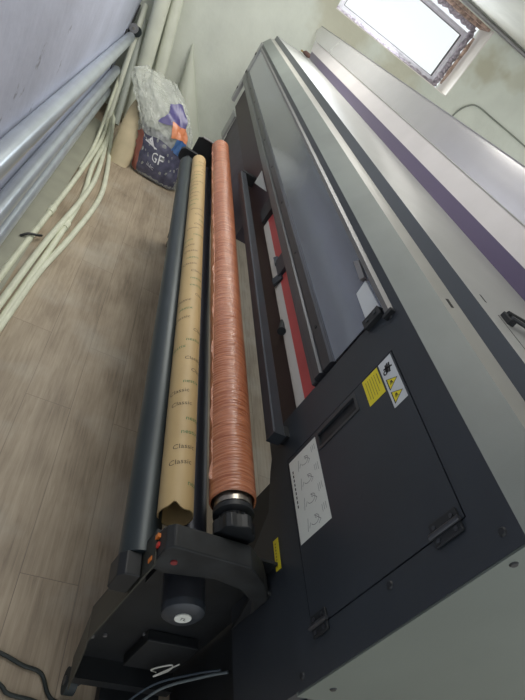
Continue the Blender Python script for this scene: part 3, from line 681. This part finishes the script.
# z: x left, x right, y centre, half depth
tab = [(0, .17, .57, 5.08, .07), (.03, .14, .60, 5.10, .12), (.15, .12, .60, 5.13, .14), (.30, .09, .56, 5.18, .13), (.45, .02, .52, 5.24, .12), (.58, -.08, .44, 5.31, .10), (.66, -.15, .35, 5.38, .08), (.73, -.17, .26, 5.44, .05), (.78, -.10, .19, 5.48, .02), (.90, -.10, .16, 5.50, .02)]
def bag(th, z, off=0, crump=1):
    x0, x1, yc, d = lerp_tab(tab, z); c = (x0 + x1) / 2; a = (x1 - x0) / 2
    q = 1 + crump * (.03 * math.sin(th * 5 + z * 17) + .07 * abs(math.sin(th * 9 - z * 21 + 2 * math.sin(z * 9))) + .05 * abs(math.sin(th * 17 + z * 33 + math.sin(th * 3))) + .02 * math.sin(th * 31 - z * 60)) * min(1, .35 + z * 1.3)
    ct, st = math.cos(th), math.sin(th)
    ct = math.copysign(abs(ct) ** .8, ct); st = math.copysign(abs(st) ** .8, st)
    return Vector((c + (a * q + off) * ct, yc + (d * q + off) * st, z + (.012 * math.sin(th * 7 + z * 20) if z > .05 else 0)))
def bag_shell(z0, z1, nz, nth=96, off=0, cr=1):
    bm = BM(); rings = [[bm.verts.new(bag(2 * math.pi * k / nth, z0 + (z1 - z0) * j / nz, off, cr)) for k in range(nth)] for j in range(nz + 1)]
    for A, Bv in zip(rings, rings[1:]):
        for k in range(nth): bm.faces.new([A[k], A[(k + 1) % nth], Bv[(k + 1) % nth], Bv[k]])
    bm.faces.new(rings[0][::-1]); return bm, rings
bm, rg = bag_shell(.002, .78, 90, nth=160)
obj('clear_film', bm, bagfilm, G, smooth=True)
bm, rg = bag_shell(.006, .40, 20, off=-.012, cr=.6); bm.faces.new(rg[-1])
obj('dark_pouch', bm, ink_navy, G, smooth=True)
bm, rg = bag_shell(.41, .70, 24, off=-.05, cr=1.4); bm.faces.new(rg[-1])
obj('inner_wrap', bm, mat('pale_inner_wrap', (.46, .48, .42), .4, vary=.3, vscale=14, bump=.5, bscale=20), G, smooth=True)
def patch(corners, mt, name, off=.006, n=10):   # corners (th deg, z): bl, br, tr, tl
    bm = BM(); g = []
    for j in range(n + 1):
        row = []
        for i in range(n + 1):
            u, v = i / n, j / n
            th = (corners[0][0] * (1 - u) + corners[1][0] * u) * (1 - v) + (corners[3][0] * (1 - u) + corners[2][0] * u) * v
            z = (corners[0][1] * (1 - u) + corners[1][1] * u) * (1 - v) + (corners[3][1] * (1 - u) + corners[2][1] * u) * v
            row.append(bm.verts.new(bag(math.radians(th), z, off)))
        g.append(row)
    for j in range(n):
        for i in range(n): bm.faces.new([g[j][i], g[j][i + 1], g[j + 1][i + 1], g[j + 1][i]])
    return obj(name, bm, mt, G, smooth=True)
patch([(190, .03), (222, .02), (222, .36), (190, .33)], ink_pink, 'red_side_panel')
patch([(222, .02), (320, .02), (310, .36), (222, .36)], ink_navy, 'navy_panel', off=.004)
patch([(262, .50), (325, .54), (325, .68), (292, .66)], ink_purple, 'purple_panel')
patch([(280, .44), (325, .44), (325, .55), (284, .54)], ink_orange, 'orange_panel', off=.009)
patch([(284, .35), (325, .30), (325, .45), (292, .44)], ink_blue, 'blue_panel', off=.008)
def bag_text(s, size, th0, z0, sx=2.4):
    bm = BM(); add_text(bm, s, size, lambda x, y: bag(math.radians(th0) + x * sx, z0 + y - x * .1, .011)); return bm
obj('white_letters', bag_text('GF', .10, 256, .20, 2.6), ink_white, G)
obj('white_letters', bag_text('LLEC', .05, 248, .12, 2.6), ink_white, G)
bm = BM()
for k in range(5):
    p = [bag(math.radians(a), z, .011) for a, z in ((232 + k * 4, .30 + k * .012), (262 - k, .285), (262 - k, .292), (234 + k * 4, .315 + k * .012))]
    bm.faces.new([bm.verts.new(q) for q in p])
obj('wing_mark', bm, ink_white, G)

# ---------------------------------------------------------------- loose items
def cable(label, pts, r=.006, name='power_cable', mt=cable_m):
    return tag(obj(name, T(smoothline(pts, 8), r, 10), mt, smooth=True), label, 'cable')
cable('black cable curving over the floor to the caster of the take-up stand', [(.10, .80, .007), (.22, .775, .007), (.30, .755, .007), (.36, .735, .007), (.42, .72, .007), (.47, .655, .007), (.58, .645, .007), (.76, .62, .007)], .0065)
cable('black cable lying nearest the camera on the floor', [(.15, .74, .007), (.30, .68, .007), (.34, .655, .007), (.42, .645, .007), (.50, .62, .007), (.62, .60, .007), (.72, .58, .007)], .0065)
cable('grey cable hanging diagonally from the printer cabinet to the floor', [(.80, .60, .50), (.76, .61, .42), (.70, .62, .28), (.66, .60, .12), (.62, .58, .012), (.56, .55, .007)], .004, mt=mat('grey_cable', (.14, .17, .18), .5))
cable('thin blue-grey cable beside the grey hanging cable', [(.80, .62, .46), (.75, .63, .38), (.69, .64, .25), (.66, .63, .10), (.64, .60, .010), (.60, .57, .006)], .003, mt=mat('blue_grey_cable', (.08, .11, .14), .5))
cable('thin grey wire looped along the end wall below the window', [(3.24, W - .006, 1.60), (3.21, W - .01, 1.83), (3.19, W - .01, 1.97), (3.21, W - .01, 2.09), (3.27, W - .01, 2.19), (3.38, W - .01, 2.25), (3.68, W - .01, 2.25), (4.25, W - .01, 2.24), (5.2, W - .01, 2.20)], .009, 'wall_wire', mat('wall_wire_grey', (.24, .26, .22), .6))
pl = thing('cable_plug', 'small dark plug with a brass tip lying on the far end of the printer deck', 'plug', (1.12, 5.6, 1.619))
obj('plug_body', T([(1.14, 5.50, 1.64), (1.135, 5.53, 1.645), (1.115, 5.60, 1.645), (1.105, 5.63, 1.64)], [.012, .021, .021, .012], 16), brown, pl, smooth=True)
obj('plug_tip', T([(1.105, 5.63, 1.64), (1.09, 5.70, 1.638)], .009, 12), brass, pl, smooth=True)
